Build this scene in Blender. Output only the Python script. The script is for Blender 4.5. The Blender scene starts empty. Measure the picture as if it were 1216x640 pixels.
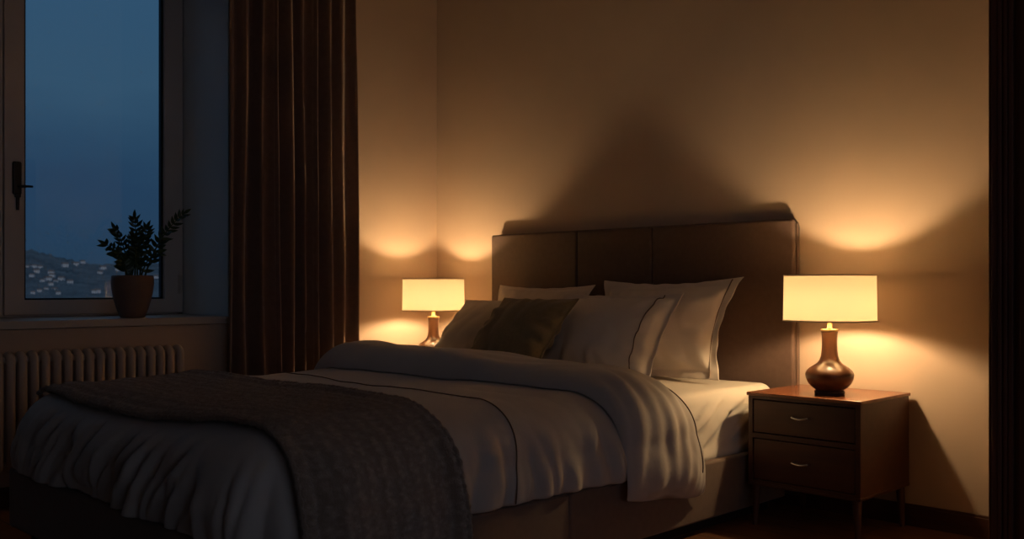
import bpy, bmesh, math, random
from mathutils import Vector, Matrix, noise

C = bpy.context.scene.collection
PI = math.pi
R = math.radians
CAM_H = 1.10


# ------------------------------------------------------------------ helpers
def sm(a, b, x):
    t = max(0.0, min(1.0, (x - a) / (b - a)))
    return t * t * (3 - 2 * t)


def lerp(a, b, t):
    return a + (b - a) * t


def ns(x, y=0.0, z=0.0):
    return noise.noise(Vector((x, y, z)))


class MB:
    """collects vertices and faces (world or local coordinates) for ONE mesh"""

    def __init__(self):
        self.v, self.f = [], []

    def add(self, vs, fs):
        b = len(self.v)
        self.v += [tuple(p) for p in vs]
        self.f += [tuple(i + b for i in f) for f in fs]
        return self

    def box(self, lo, hi, bev=0.0, seg=3, M=None):
        bm = bmesh.new()
        bmesh.ops.create_cube(bm, size=1.0)
        c = [(lo[i] + hi[i]) / 2 for i in range(3)]
        s = [hi[i] - lo[i] for i in range(3)]
        for v in bm.verts:
            v.co = Vector([v.co[i] * s[i] for i in range(3)])
        if bev > 0:
            bmesh.ops.bevel(bm, geom=bm.edges[:], offset=min(bev, min(s) * .49), segments=seg, profile=.5, affect='EDGES')
        bm.verts.index_update()
        vs = []
        for v in bm.verts:
            p = Vector(v.co)
            if M is not None:
                p = M @ p
            vs.append(p + Vector(c))
        self.add(vs, [[v.index for v in f.verts] for f in bm.faces])
        bm.free()
        return self

    def tube(self, path, r, n=8, closed=False, caps=True, up=None):
        path = [Vector(p) for p in path]
        m = len(path)
        rr = r if isinstance(r, (list, tuple)) else [r] * m
        vs, fs = [], []
        ref = None
        for i, p in enumerate(path):
            if closed:
                t = path[(i + 1) % m] - path[i - 1]
            else:
                t = path[min(i + 1, m - 1)] - path[max(i - 1, 0)]
            t.normalize()
            if ref is None:
                ref = Vector(up) if up else (Vector((0, 0, 1)) if abs(t.z) < .9 else Vector((1, 0, 0)))
            a = ref - t * ref.dot(t)
            if a.length < 1e-6:
                a = t.orthogonal()
            a.normalize()
            ref = a
            b = t.cross(a)
            for k in range(n):
                an = 2 * PI * k / n
                vs.append(p + (a * math.cos(an) + b * math.sin(an)) * rr[i])
        for i in range(m if closed else m - 1):
            j = (i + 1) % m
            for k in range(n):
                l = (k + 1) % n
                fs.append((i * n + k, i * n + l, j * n + l, j * n + k))
        if caps and not closed:
            fs.append(tuple(range(n))[::-1])
            fs.append(tuple((m - 1) * n + k for k in range(n)))
        return self.add(vs, fs)

    def lathe(self, prof, c=(0, 0, 0), n=48, cap_bottom=True, cap_top=True):
        vs, fs = [], []
        for (r, z) in prof:
            for k in range(n):
                a = 2 * PI * k / n
                vs.append((c[0] + r * math.cos(a), c[1] + r * math.sin(a), c[2] + z))
        for i in range(len(prof) - 1):
            for k in range(n):
                l = (k + 1) % n
                fs.append((i * n + k, i * n + l, (i + 1) * n + l, (i + 1) * n + k))
        if cap_bottom:
            fs.append(tuple(range(n))[::-1])
        if cap_top:
            fs.append(tuple((len(prof) - 1) * n + k for k in range(n)))
        return self.add(vs, fs)

    def grid(self, fn, nu, nv, wrap_v=False):
        vs, fs = [], []
        for i in range(nu):
            for j in range(nv):
                vs.append(fn(i / (nu - 1), j / (nv if wrap_v else nv - 1)))
        for i in range(nu - 1):
            for j in range(nv if wrap_v else nv - 1):
                k = (j + 1) % nv
                fs.append((i * nv + j, (i + 1) * nv + j, (i + 1) * nv + k, i * nv + k))
        return self.add(vs, fs)

    def build(self, name, mat, parent=None, angle=50, merge=0.0, subsurf=0, wn=False, recalc=True, uv=None, flat=False):
        off = Vector((0, 0, 0))
        if parent is not None:
            p = parent
            while p is not None:
                off += p.location
                p = p.parent
        me = bpy.data.meshes.new(name)
        me.from_pydata([tuple(Vector(v) - off) for v in self.v], [], self.f)
        if uv is not None:
            l = me.uv_layers.new(name='UVMap')
            for lp in me.loops:
                l.data[lp.index].uv = uv[lp.vertex_index]
        if merge > 0 or recalc:
            bm = bmesh.new()
            bm.from_mesh(me)
            if merge > 0:
                bmesh.ops.remove_doubles(bm, verts=bm.verts[:], dist=merge)
            if recalc:
                bmesh.ops.recalc_face_normals(bm, faces=bm.faces[:])
            bm.to_mesh(me)
            bm.free()
        if not flat:
            me.polygons.foreach_set('use_smooth', [True] * len(me.polygons))
            me.set_sharp_from_angle(angle=R(angle))
        me.materials.append(mat)
        o = bpy.data.objects.new(name, me)
        C.objects.link(o)
        if parent is not None:
            o.parent = parent
        if subsurf:
            m = o.modifiers.new('sub', 'SUBSURF')
            m.levels = subsurf
            m.render_levels = subsurf
        if wn:
            o.modifiers.new('wn', 'WEIGHTED_NORMAL').keep_sharp = True
        return o


def tag(o, label, cat, group=None, kind=None):
    o['label'] = label
    o['category'] = cat
    if group:
        o['group'] = group
    if kind:
        o['kind'] = kind
    return o


def thing(name, loc, label, cat, group=None, kind=None):
    o = bpy.data.objects.new(name, None)
    o.empty_display_size = .1
    o.location = loc
    C.objects.link(o)
    return tag(o, label, cat, group, kind)


def copy_tree(o, parent=None):
    c = o.copy()
    C.objects.link(c)
    c.parent = parent
    for ch in list(o.children):
        copy_tree(ch, c)
    return c


# ---------------------------------------------------------------- materials
def newmat(name):
    m = bpy.data.materials.new(name)
    m.use_nodes = True
    nt = m.node_tree
    return m, nt, nt.nodes['Principled BSDF']


def setp(b, col=None, rough=None, metal=None, spec=None, sheen=None, coat=None):
    if col is not None:
        b.inputs['Base Color'].default_value = (*col, 1)
    if rough is not None:
        b.inputs['Roughness'].default_value = rough
    if metal is not None:
        b.inputs['Metallic'].default_value = metal
    if spec is not None:
        b.inputs['Specular IOR Level'].default_value = spec
    if sheen is not None:
        b.inputs['Sheen Weight'].default_value = sheen
    if coat is not None:
        b.inputs['Coat Weight'].default_value = coat
        b.inputs['Coat Roughness'].default_value = .15


def mat_noise(name, c1, c2, scale=8.0, rough=.7, bump=.0, bscale=60.0, spec=.3, sheen=0.0, metal=0.0, coat=None, stretch=None, bdist=.002):
    m, nt, b = newmat(name)
    setp(b, None, rough, metal, spec, sheen, coat)
    tc = nt.nodes.new('ShaderNodeTexCoord')
    src = tc.outputs['Object']
    if stretch:
        mp = nt.nodes.new('ShaderNodeMapping')
        mp.inputs['Scale'].default_value = stretch
        nt.links.new(src, mp.inputs['Vector'])
        src = mp.outputs['Vector']
    n = nt.nodes.new('ShaderNodeTexNoise')
    n.inputs['Scale'].default_value = scale
    n.inputs['Detail'].default_value = 4
    nt.links.new(src, n.inputs['Vector'])
    r = nt.nodes.new('ShaderNodeValToRGB')
    r.color_ramp.elements[0].color = (*c1, 1)
    r.color_ramp.elements[0].position = .3
    r.color_ramp.elements[1].color = (*c2, 1)
    r.color_ramp.elements[1].position = .7
    nt.links.new(n.outputs['Fac'], r.inputs['Fac'])
    nt.links.new(r.outputs['Color'], b.inputs['Base Color'])
    if bump > 0:
        n2 = nt.nodes.new('ShaderNodeTexNoise')
        n2.inputs['Scale'].default_value = bscale
        n2.inputs['Detail'].default_value = 3
        nt.links.new(src, n2.inputs['Vector'])
        bp = nt.nodes.new('ShaderNodeBump')
        bp.inputs['Strength'].default_value = bump
        bp.inputs['Distance'].default_value = bdist
        nt.links.new(n2.outputs['Fac'], bp.inputs['Height'])
        nt.links.new(bp.outputs['Normal'], b.inputs['Normal'])
    return m


def mat_wood(name, c1, c2, axis='X', rough=.35, scale=1.0, coat=.0, spec=.5):
    st = {'X': (1.5, 22, 22), 'Y': (22, 1.5, 22), 'Z': (22, 22, 1.5)}[axis]
    return mat_noise(name, c1, c2, scale=scale, rough=rough, bump=.15, bscale=2.0, spec=spec, coat=coat, stretch=st, bdist=.001)


M = {}
M['wall'] = mat_noise('wall_paint', (.52, .40, .31), (.55, .425, .33), scale=3, rough=.85, bump=.08, bscale=120, spec=.2)
M['dim_wall'] = mat_noise('blue_grey_paint', (.17, .19, .22), (.19, .21, .24), scale=3, rough=.85, spec=.2)  # unseen walls, made dark and cool to cut warm lamp bounce
M['reveal'] = mat_noise('reveal_paint', (.66, .71, .73), (.69, .74, .76), scale=3, rough=.8, bump=.05, bscale=100, spec=.2)
M['ceiling'] = mat_noise('ceiling_paint', (.26, .26, .27), (.29, .29, .30), scale=2, rough=.9, spec=.1)  # ceiling out of view, darkened so less lamp light bounces back
M['dark_trim'] = mat_wood('dark_stained_trim', (.11, .038, .022), (.17, .062, .036), 'Z', rough=.45)
M['base_trim'] = mat_wood('dark_stained_baseboard', (.055, .020, .012), (.085, .032, .018), 'X', rough=.45)
M['frame'] = mat_noise('window_paint', (.60, .54, .50), (.63, .57, .53), scale=5, rough=.45, spec=.4)
M['sill'] = mat_noise('sill_paint', (.50, .44, .39), (.53, .47, .42), scale=5, rough=.45, spec=.4)
M['gasket'] = mat_noise('window_gasket', (.01, .01, .012), (.015, .015, .017), rough=.6)
M['black_metal'] = mat_noise('black_metal', (.012, .010, .010), (.018, .015, .014), rough=.4, spec=.5)
M['radiator'] = mat_noise('radiator_enamel', (.50, .40, .33), (.55, .44, .36), scale=6, rough=.4, spec=.4)
M['curtain'] = mat_noise('curtain_cloth', (.17, .103, .079), (.20, .123, .095), scale=30, rough=.85, bump=.1, bscale=400, sheen=.3, spec=.15)
M['upholstery'] = mat_noise('headboard_upholstery', (.105, .063, .049), (.122, .075, .059), scale=40, rough=.62, bump=.12, bscale=500, sheen=.15, spec=.3)
M['rail'] = mat_noise('bed_rail_upholstery', (.165, .112, .086), (.185, .127, .098), scale=40, rough=.7, bump=.12, bscale=500, sheen=.15, spec=.25)
M['plinth'] = mat_noise('bed_plinth', (.012, .009, .008), (.016, .012, .010), rough=.8)
M['sheet'] = mat_noise('white_sheet', (.66, .60, .52), (.70, .64, .56), scale=5, rough=.85, bump=.12, bscale=14, sheen=.15, spec=.15, bdist=.01)
M['duvet'] = mat_noise('duvet_cotton', (.46, .42, .385), (.50, .455, .42), scale=4, rough=.85, bump=.25, bscale=11, sheen=.15, spec=.15, bdist=.012)
M['pillow'] = mat_noise('pillow_cotton', (.66, .585, .52), (.70, .625, .555), scale=4, rough=.85, bump=.15, bscale=13, sheen=.15, spec=.15, bdist=.012)
M['olive'] = mat_noise('olive_cushion_cloth', (.22, .172, .090), (.26, .20, .106), scale=60, rough=.85, bump=.2, bscale=300, sheen=.2, spec=.15)
M['piping'] = mat_noise('dark_brown_piping', (.11, .07, .052), (.13, .083, .062), rough=.8)
M['lampwood'] = mat_wood('lamp_turned_wood', (.072, .028, .013), (.125, .052, .024), 'Z', rough=.36, coat=.2)
M['lampfoot'] = mat_noise('lamp_foot', (.03, .018, .013), (.04, .024, .018), rough=.5)
M['brass'] = mat_noise('brass', (.75, .52, .22), (.80, .56, .26), rough=.28, metal=1.0)
M['chrome'] = mat_noise('brushed_chrome', (.75, .73, .70), (.80, .78, .75), rough=.18, metal=1.0)
M['cabinet_top'] = mat_wood('cabinet_top_wood', (.18, .055, .020), (.27, .085, .032), 'X', rough=.26, coat=.2)
M['cabinet'] = mat_wood('cabinet_wood', (.055, .017, .009), (.082, .027, .013), 'X', rough=.38)
M['cabinet_leg'] = mat_wood('cabinet_leg_wood', (.075, .026, .014), (.10, .036, .019), 'Z', rough=.4)
M['pot'] = mat_noise('brown_ceramic', (.19, .115, .085), (.22, .135, .10), scale=12, rough=.6, bump=.1, bscale=60)
M['soil'] = mat_noise('potting_soil', (.02, .013, .008), (.04, .026, .016), scale=60, rough=1, bump=.6, bscale=120)
M['stem'] = mat_noise('plant_stem', (.035, .06, .022), (.05, .08, .03), rough=.6)
M['leaf'] = mat_noise('plant_leaf', (.022, .05, .018), (.035, .075, .028), scale=10, rough=.35, spec=.5)
M['hill'] = mat_noise('wooded_hill', (.06, .075, .085), (.12, .14, .15), scale=.02, rough=1, spec=0)
M['housewall'] = mat_noise('house_wall', (.34, .36, .38), (.42, .44, .46), rough=.9, spec=0)
M['houseroof'] = mat_noise('house_roof', (.12, .10, .09), (.15, .12, .11), rough=.9, spec=0)


def mat_glow(name, col, strength):
    m, nt, b = newmat(name)
    nt.nodes.remove(b)
    e = nt.nodes.new('ShaderNodeEmission')
    e.inputs['Color'].default_value = (*col, 1)
    e.inputs['Strength'].default_value = strength
    nt.links.new(e.outputs[0], nt.nodes['Material Output'].inputs['Surface'])
    return m


BULB_L = 1150.0
BULB_R = .022
M['bulb'] = mat_glow('lit_bulb', (1.0, .67, .335), BULB_L)
M['lit_window'] = mat_glow('lit_house_window', (.75, .85, 1.0), .13)


def mat_shade():
    m, nt, b = newmat('linen_lamp_shade')
    nt.nodes.remove(b)
    d = nt.nodes.new('ShaderNodeBsdfDiffuse')
    d.inputs['Color'].default_value = (.78, .70, .56, 1)
    t = nt.nodes.new('ShaderNodeBsdfTranslucent')
    t.inputs['Color'].default_value = (.80, .66, .47, 1)
    tc = nt.nodes.new('ShaderNodeTexCoord')
    n = nt.nodes.new('ShaderNodeTexNoise')
    n.inputs['Scale'].default_value = 300
    nt.links.new(tc.outputs['Object'], n.inputs['Vector'])
    bp = nt.nodes.new('ShaderNodeBump')
    bp.inputs['Strength'].default_value = .1
    bp.inputs['Distance'].default_value = .001
    nt.links.new(n.outputs['Fac'], bp.inputs['Height'])
    nt.links.new(bp.outputs['Normal'], d.inputs['Normal'])
    x = nt.nodes.new('ShaderNodeMixShader')
    x.inputs['Fac'].default_value = .095
    nt.links.new(d.outputs[0], x.inputs[1])
    nt.links.new(t.outputs[0], x.inputs[2])
    nt.links.new(x.outputs[0], nt.nodes['Material Output'].inputs['Surface'])
    return m


M['shade'] = mat_shade()
M['shade_rim'] = mat_noise('shade_rim_tape', (.62, .55, .42), (.66, .58, .45), scale=80, rough=.8)


def mat_glass():
    m, nt, b = newmat('window_glass')
    nt.nodes.remove(b)
    t = nt.nodes.new('ShaderNodeBsdfTransparent')
    t.inputs['Color'].default_value = (.93, .95, .95, 1)
    g = nt.nodes.new('ShaderNodeBsdfGlossy')
    g.inputs['Roughness'].default_value = .01
    f = nt.nodes.new('ShaderNodeFresnel')
    f.inputs['IOR'].default_value = 1.33
    x = nt.nodes.new('ShaderNodeMixShader')
    nt.links.new(f.outputs[0], x.inputs['Fac'])
    nt.links.new(t.outputs[0], x.inputs[1])
    nt.links.new(g.outputs[0], x.inputs[2])
    nt.links.new(x.outputs[0], nt.nodes['Material Output'].inputs['Surface'])
    return m


M['glass'] = mat_glass()


def mat_floor():
    m, nt, b = newmat('oak_plank_floor')
    setp(b, None, .38, spec=.45)
    tc = nt.nodes.new('ShaderNodeTexCoord')
    mp = nt.nodes.new('ShaderNodeMapping')
    mp.inputs['Rotation'].default_value = (0, 0, 0)
    nt.links.new(tc.outputs['Object'], mp.inputs['Vector'])
    br = nt.nodes.new('ShaderNodeTexBrick')
    br.inputs['Scale'].default_value = 1.0
    br.inputs['Mortar Size'].default_value = .004
    br.inputs['Brick Width'].default_value = 1.4
    br.inputs['Row Height'].default_value = .14
    br.inputs['Color1'].default_value = (.19, .085, .042, 1)
    br.inputs['Color2'].default_value = (.25, .115, .058, 1)
    br.inputs['Mortar'].default_value = (.03, .015, .01, 1)
    br.offset = .4
    nt.links.new(mp.outputs[0], br.inputs['Vector'])
    mp2 = nt.nodes.new('ShaderNodeMapping')
    mp2.inputs['Scale'].default_value = (1.5, 30, 1)
    nt.links.new(tc.outputs['Object'], mp2.inputs['Vector'])
    n = nt.nodes.new('ShaderNodeTexNoise')
    n.inputs['Scale'].default_value = 2.5
    n.inputs['Detail'].default_value = 6
    nt.links.new(mp2.outputs[0], n.inputs['Vector'])
    mx = nt.nodes.new('ShaderNodeMix')
    mx.data_type = 'RGBA'
    mx.blend_type = 'MULTIPLY'
    mx.inputs['Factor'].default_value = .6
    rp = nt.nodes.new('ShaderNodeValToRGB')
    rp.color_ramp.elements[0].color = (.45, .42, .40, 1)
    rp.color_ramp.elements[0].position = .3
    rp.color_ramp.elements[1].color = (1.2, 1.15, 1.1, 1)
    rp.color_ramp.elements[1].position = .7
    nt.links.new(n.outputs['Fac'], rp.inputs['Fac'])
    nt.links.new(br.outputs['Color'], mx.inputs['A'])
    nt.links.new(rp.outputs['Color'], mx.inputs['B'])
    nt.links.new(mx.outputs['Result'], b.inputs['Base Color'])
    bp = nt.nodes.new('ShaderNodeBump')
    bp.inputs['Strength'].default_value = .3
    bp.inputs['Distance'].default_value = .002
    nt.links.new(n.outputs['Fac'], bp.inputs['Height'])
    nt.links.new(bp.outputs['Normal'], b.inputs['Normal'])
    return m


M['floor'] = mat_floor()


def mat_knit(name='chunky_knit_wool', c1=(.29, .215, .165), c2=(.56, .43, .34)):
    """ribbed, fuzzy knit; the ribs run along the throw (UV v is across it)"""
    m, nt, b = newmat(name)
    setp(b, None, .95, spec=.05, sheen=.35)
    uv = nt.nodes.new('ShaderNodeUVMap')
    mp = nt.nodes.new('ShaderNodeMapping')
    mp.inputs['Scale'].default_value = (75, 42, 1)
    nt.links.new(uv.outputs[0], mp.inputs['Vector'])
    vo = nt.nodes.new('ShaderNodeTexVoronoi')
    vo.feature = 'SMOOTH_F1'
    vo.inputs['Scale'].default_value = 1.0
    nt.links.new(mp.outputs[0], vo.inputs['Vector'])
    wv = nt.nodes.new('ShaderNodeTexWave')
    wv.bands_direction = 'Y'
    wv.inputs['Scale'].default_value = 5.2
    wv.inputs['Distortion'].default_value = 1.6
    wv.inputs['Detail'].default_value = 2
    wv.inputs['Detail Scale'].default_value = 6
    nt.links.new(uv.outputs[0], wv.inputs['Vector'])
    n = nt.nodes.new('ShaderNodeTexNoise')
    n.inputs['Scale'].default_value = 260
    n.inputs['Detail'].default_value = 4
    nt.links.new(uv.outputs[0], n.inputs['Vector'])
    a = nt.nodes.new('ShaderNodeMath')
    a.operation = 'MULTIPLY_ADD'
    a.inputs[1].default_value = -.9
    nt.links.new(vo.outputs['Distance'], a.inputs[0])
    a2 = nt.nodes.new('ShaderNodeMath')
    a2.operation = 'MULTIPLY_ADD'
    a2.inputs[1].default_value = .3
    nt.links.new(wv.outputs['Fac'], a2.inputs[0])
    nt.links.new(n.outputs['Fac'], a2.inputs[2])
    nt.links.new(a2.outputs[0], a.inputs[2])
    bp = nt.nodes.new('ShaderNodeBump')
    bp.inputs['Strength'].default_value = .9
    bp.inputs['Distance'].default_value = .014
    nt.links.new(a.outputs[0], bp.inputs['Height'])
    nt.links.new(bp.outputs['Normal'], b.inputs['Normal'])
    r = nt.nodes.new('ShaderNodeValToRGB')
    r.color_ramp.elements[0].color = (*c1, 1)
    r.color_ramp.elements[0].position = .15
    r.color_ramp.elements[1].color = (*c2, 1)
    r.color_ramp.elements[1].position = .9
    nt.links.new(a.outputs[0], r.inputs['Fac'])
    nt.links.new(r.outputs['Color'], b.inputs['Base Color'])
    return m


M['knit'] = mat_knit()

# -------------------------------------------------------------- room layout
XL, YB = -5.233, 4.483          # window wall, headboard wall
XF, YF0 = 2.0, -1.2             # far sides of the adjoining space
ZC = 3.3
WY0, WY1, WZ0, WZ1 = .75, 2.874, .885, 3.08   # window opening
WX = -5.80                      # room face of the window frame


def struct(name, mb, mat, label, cat, **k):
    o = mb.build(name, mat, **k)
    return tag(o, label, cat, kind='structure')


struct('floor', MB().box((-6.0, YF0 - .2, -.12), (XF + .2, YB + .2, 0)), M['floor'],
       'brown wooden plank floor of the bedroom', 'floor', flat=True)
struct('ceiling', MB().box((-6.0, YF0 - .2, ZC), (XF + .2, YB + .2, ZC + .12)), M['ceiling'],
       'plain grey ceiling above the bedroom', 'ceiling', flat=True)
struct('wall_back', MB().box((XL - .65, YB, 0), (XF + .2, YB + .2, ZC)), M['wall'],
       'beige plastered wall behind the headboard', 'wall', flat=True)
wl = MB()
wl.box((XL - .65, YF0 - .2, 0), (XL, YB, WZ0))
wl.box((XL - .65, WY1, WZ0), (XL, YB, ZC))
wl.box((XL - .65, YF0 - .2, WZ0), (XL, WY0, ZC))
wl.box((XL - .65, WY0, WZ1), (XL, WY1, ZC))
struct('wall_left', wl, M['wall'], 'beige plastered wall holding the deep window', 'wall', flat=True)
struct('wall_front', MB().box((XL, YF0 - .2, 0), (XF + .2, YF0, ZC)), M['dim_wall'],
       'blue grey wall opposite the headboard', 'wall', flat=True)
HWY0, HWY1, HWZ0, HWZ1 = -.9, 1.6, .25, 2.5  # opening for the added window
wh = MB()
wh.box((XF, YF0, 0), (XF + .2, YB, HWZ0))
wh.box((XF, YF0, HWZ1), (XF + .2, YB, ZC))
wh.box((XF, YF0, HWZ0), (XF + .2, HWY0, HWZ1))
wh.box((XF, HWY1, HWZ0), (XF + .2, YB, HWZ1))
struct('wall_hall', wh, M['dim_wall'], 'blue grey wall of the adjoining space', 'wall', flat=True)
w2 = thing('added_fill_window', (XF, .35, HWZ0), 'unseen window added behind the camera for fill light', 'window', kind='structure')  # added out of view; lets cool fill onto the foot of the bed
f2 = MB()
for (a, b_, c, d) in ((HWY0, HWY0 + .07, HWZ0, HWZ1), (HWY1 - .07, HWY1, HWZ0, HWZ1), (HWY0, HWY1, HWZ0, HWZ0 + .07), (HWY0, HWY1, HWZ1 - .07, HWZ1), (.31, .39, HWZ0, HWZ1)):
    f2.box((XF + .08, a, c), (XF + .14, b_, d), .004)
f2.build('window_frame', M['frame'], w2, wn=True)
MB().box((XF + .107, HWY0 + .05, HWZ0 + .05), (XF + .113, HWY1 - .05, HWZ1 - .05)).build('pane', M['glass'], w2, flat=True)
JX, JY = -1.166, 3.49           # room face and edge of the partition
struct('wall_right', MB().box((JX, JY + .02, 0), (JX + .16, YB, ZC)).box((JX, YF0, 2.32), (JX + .16, JY + .02, ZC)), M['wall'],
       'beige partition wall right of the nightstand', 'wall', flat=True)
# wooden lining and casing of the opening
tr = thing('trim_1', (JX, JY, 0), 'dark brown grooved door casing at the right edge', 'door casing', kind='structure')
c_ = MB()
c_.box((JX - .022, JY + .004, 0), (JX, JY + .10, 2.4), .004)
c_.box((JX - .034, JY + .012, 0), (JX - .020, JY + .05, 2.4), .005)
c_.build('casing', M['dark_trim'], tr, wn=True)
j_ = MB()
for (a, b_, dy) in ((0, .012, .0), (.016, .030, .004), (.034, .050, .0), (.056, .16, .006)):
    j_.box((JX + a, JY + dy, 0), (JX + b_, JY + .022, 2.32), .003)
j_.box((JX, JY + .010, 0), (JX + .16, JY + .021, 2.32))
j_.build('jamb_lining', M['dark_trim'], tr, wn=True)
MB().box((JX + .075, JY - .016, 0), (JX + .115, JY + .010, 2.32), .003).build('door_stop', M['dark_trim'], tr, wn=True)
# baseboards
bb = MB().box((XL, YB - .016, 0), (JX, YB, .088), .002).box((XL, YB - .012, .086), (JX, YB, .1), .004)
struct('baseboard_back', bb, M['base_trim'], 'dark brown baseboard along the headboard wall', 'baseboard', wn=True)
bb = MB().box((XL, YF0, 0), (XL + .016, YB - .016, .088), .002).box((XL, YF0, .086), (XL + .012, YB - .016, .1), .004)
struct('baseboard_left', bb, M['base_trim'], 'dark brown baseboard under the window', 'baseboard', wn=True)

# ------------------------------------------------------------------- window
# reveal lining (painted plaster skin), sill, frame, sashes
rv = MB()
rv.box((WX - .05, WY1 - .006, WZ0), (XL + .001, WY1 + .001, WZ1))
rv.box((WX - .05, WY0 - .001, WZ0), (XL + .001, WY0 + .006, WZ1))
rv.box((WX - .05, WY0, WZ1 - .006), (XL + .001, WY1, WZ1 + .001))
struct('trim_2', rv, M['reveal'], 'pale plastered reveal around the window', 'window reveal', flat=True)
win = thing('window_1', (WX, (WY0 + WY1) / 2, WZ0), 'tall two sash window looking out on dusk', 'window', kind='structure')
SZ = .930                       # sill top
MB().box((WX - .06, WY0 + .002, SZ - .042), (XL + .034, WY1 + .0, SZ), .006).build('window_sill', M['sill'], win, wn=True)
FR0, FR1 = WX - .075, WX
ym = 1.815                      # meeting line of the two sashes
fr = MB()
fr.box((FR0, WY1 - .045, SZ), (FR1 - .012, WY1 - .006, WZ1 - .006), .004)
fr.box((FR0, WY0 + .006, SZ), (FR1 - .012, WY0 + .045, WZ1 - .006), .004)
fr.box((FR0, WY0 + .006, SZ), (FR1 - .012, WY1 - .006, SZ + .03), .004)
fr.box((FR0, WY0 + .006, WZ1 - .05), (FR1 - .012, WY1 - .006, WZ1 - .006), .004)
fr.box((FR0, ym - .02, SZ), (FR1 - .02, ym + .02, WZ1 - .01), .004)
fr.build('window_frame', M['frame'], win, wn=True)


def sash(y0, y1, gy0, gy1):
    z0, z1 = SZ + .012, WZ1 - .03
    gz0, gz1 = 1.028, WZ1 - .14
    x0, x1 = WX - .055, WX + .012
    s = MB()
    s.box((x0, y0, z0), (x1, gy0, z1), .006)
    s.box((x0, gy1, z0), (x1, y1, z1), .006)
    s.box((x0, gy0 - .01, z0), (x1, gy1 + .01, gz0), .006)
    s.box((x0, gy0 - .01, gz1), (x1, gy1 + .01, z1), .006)
    so = s.build('sash', M['frame'], win, wn=True)
    # narrow bead and black gasket round the pane
    g = MB()
    w = .012
    for (a0, a1, b0, b1) in ((gy0, gy0 + w, gz0, gz1), (gy1 - w, gy1, gz0, gz1), (gy0, gy1, gz0, gz0 + w * .8), (gy0, gy1, gz1 - w, gz1)):
        g.box((WX - .045, a0, b0), (WX - .012, a1, b1))
    g.build('gasket', M['gasket'], so, flat=True)
    MB().box((WX - .034, gy0 + .002, gz0 + .002), (WX - .028, gy1 - .002, gz1 - .002)).build('pane', M['glass'], so, flat=True)
    return so


s1 = sash(ym + .003, WY1 - .012, 1.925, 2.742)
s2 = sash(WY0 + .012, ym - .003, .87, 1.705)
# black lock and lever on the near stile of the right sash
h = MB()
hx, hy = WX + .012, 1.880
h.box((hx, hy - .024, 1.615), (hx + .022, hy + .024, 1.80), .012, 4)
h.build('lock_plate', M['black_metal'], s1, wn=True)
h = MB()
h.tube([(hx + .02, hy + .006, 1.66), (hx + .034, hy + .01, 1.66), (hx + .036, hy + .05, 1.663), (hx + .036, hy + .075, 1.663)], [.009, .009, .007, .006], 10)
h.box((hx + .002, hy - .012, 1.60), (hx + .018, hy + .020, 1.625), .005)
h.tube([(hx + .012, hy + .004, 1.61), (hx + .012, hy + .004, 1.53)], [.010, .008], 10)
h.build('handle', M['black_metal'], s1)
h = MB()
h.tube([(hx + .006, 2.842, 1.065), (hx + .006, 2.842, 1.175)], .010, 12)
h.box((hx - .004, 2.826, 1.06), (hx + .004, 2.846, 1.18), .002)
h.build('hinge', M['sill'], s1)

# ----------------------------------------------------------------- radiator
RX = -5.125
rad = thing('radiator', (RX, 1.8, 0), 'cream painted column radiator on the wall under the window sill', 'radiator')
rz0, rz1, rw, rr = .19, .785, .115, .0215


def stadium(y):
    pts = []
    r = .052
    x0, x1, z0, z1 = RX - rw / 2 + rr, RX + rw / 2 - rr, rz0 + rr, rz1 - rr
    r = min(r, (x1 - x0) / 2 - .001)
    for (cx, cz, a0) in ((x1 - r, z1 - r, 0), (x0 + r, z1 - r, 90), (x0 + r, z0 + r, 180), (x1 - r, z0 + r, 270)):
        for k in range(7):
            a = R(a0 + 90 * k / 6)
            pts.append((cx + r * math.cos(a), y, cz + r * math.sin(a)))
    return pts


first = None
yr1, pitch, nsec = 2.50, .0545, 26
for i in range(nsec):
    y = yr1 - i * pitch
    if first is None:
        b_ = MB()
        b_.tube(stadium(y), rr, 12, closed=True, up=(0, 1, 0))
        b_.tube([(RX, y, rz0 + .02), (RX, y, rz1 - .02)], rr * .8, 10)
        first = b_.build('section', M['radiator'], rad)
    else:
        c = first.copy()
        C.objects.link(c)
        c.location = first.location + Vector((0, -i * pitch, 0))
yl1 = yr1 - (nsec - 1) * pitch
MB().tube([(RX, yr1 + .028, rz1 - .045), (RX, yl1 - .028, rz1 - .045)], .018, 12).build('header_pipe', M['radiator'], rad)
MB().tube([(RX, yr1 + .028, rz0 + .045), (RX, yl1 - .028, rz0 + .045)], .018, 12).build('header_pipe', M['radiator'], rad)
for y in (yr1, yl1):
    MB().tube([(RX + .03, y, rz0 + .03), (RX + .03, y, .02), (RX + .03, y, 0)], [.016, .012, .018], 10).tube(
        [(RX - .03, y, rz0 + .03), (RX - .03, y, .02), (RX - .03, y, 0)], [.016, .012, .018], 10).build('foot', M['radiator'], rad)

# ------------------------------------------------------------------ curtain
cur = thing('curtain', (-5.11, 3.26, .02), 'floor length brown curtain hanging in folds right of the window', 'curtain')
CY0, CY1 = 2.80, 3.70
# fold layout: (position 0..1, depth) peaks; drawn by hand from irregular pleats
peaks = [0.0, .11, .235, .33, .45, .555, .64, .76, .87, 1.0]


def fold(u):
    for i in range(len(peaks) - 1):
        if peaks[i] <= u <= peaks[i + 1]:
            t = (u - peaks[i]) / (peaks[i + 1] - peaks[i])
            return math.cos(2 * PI * t) * (.8 + .35 * math.sin(i * 2.3))
    return 1.0


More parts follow.
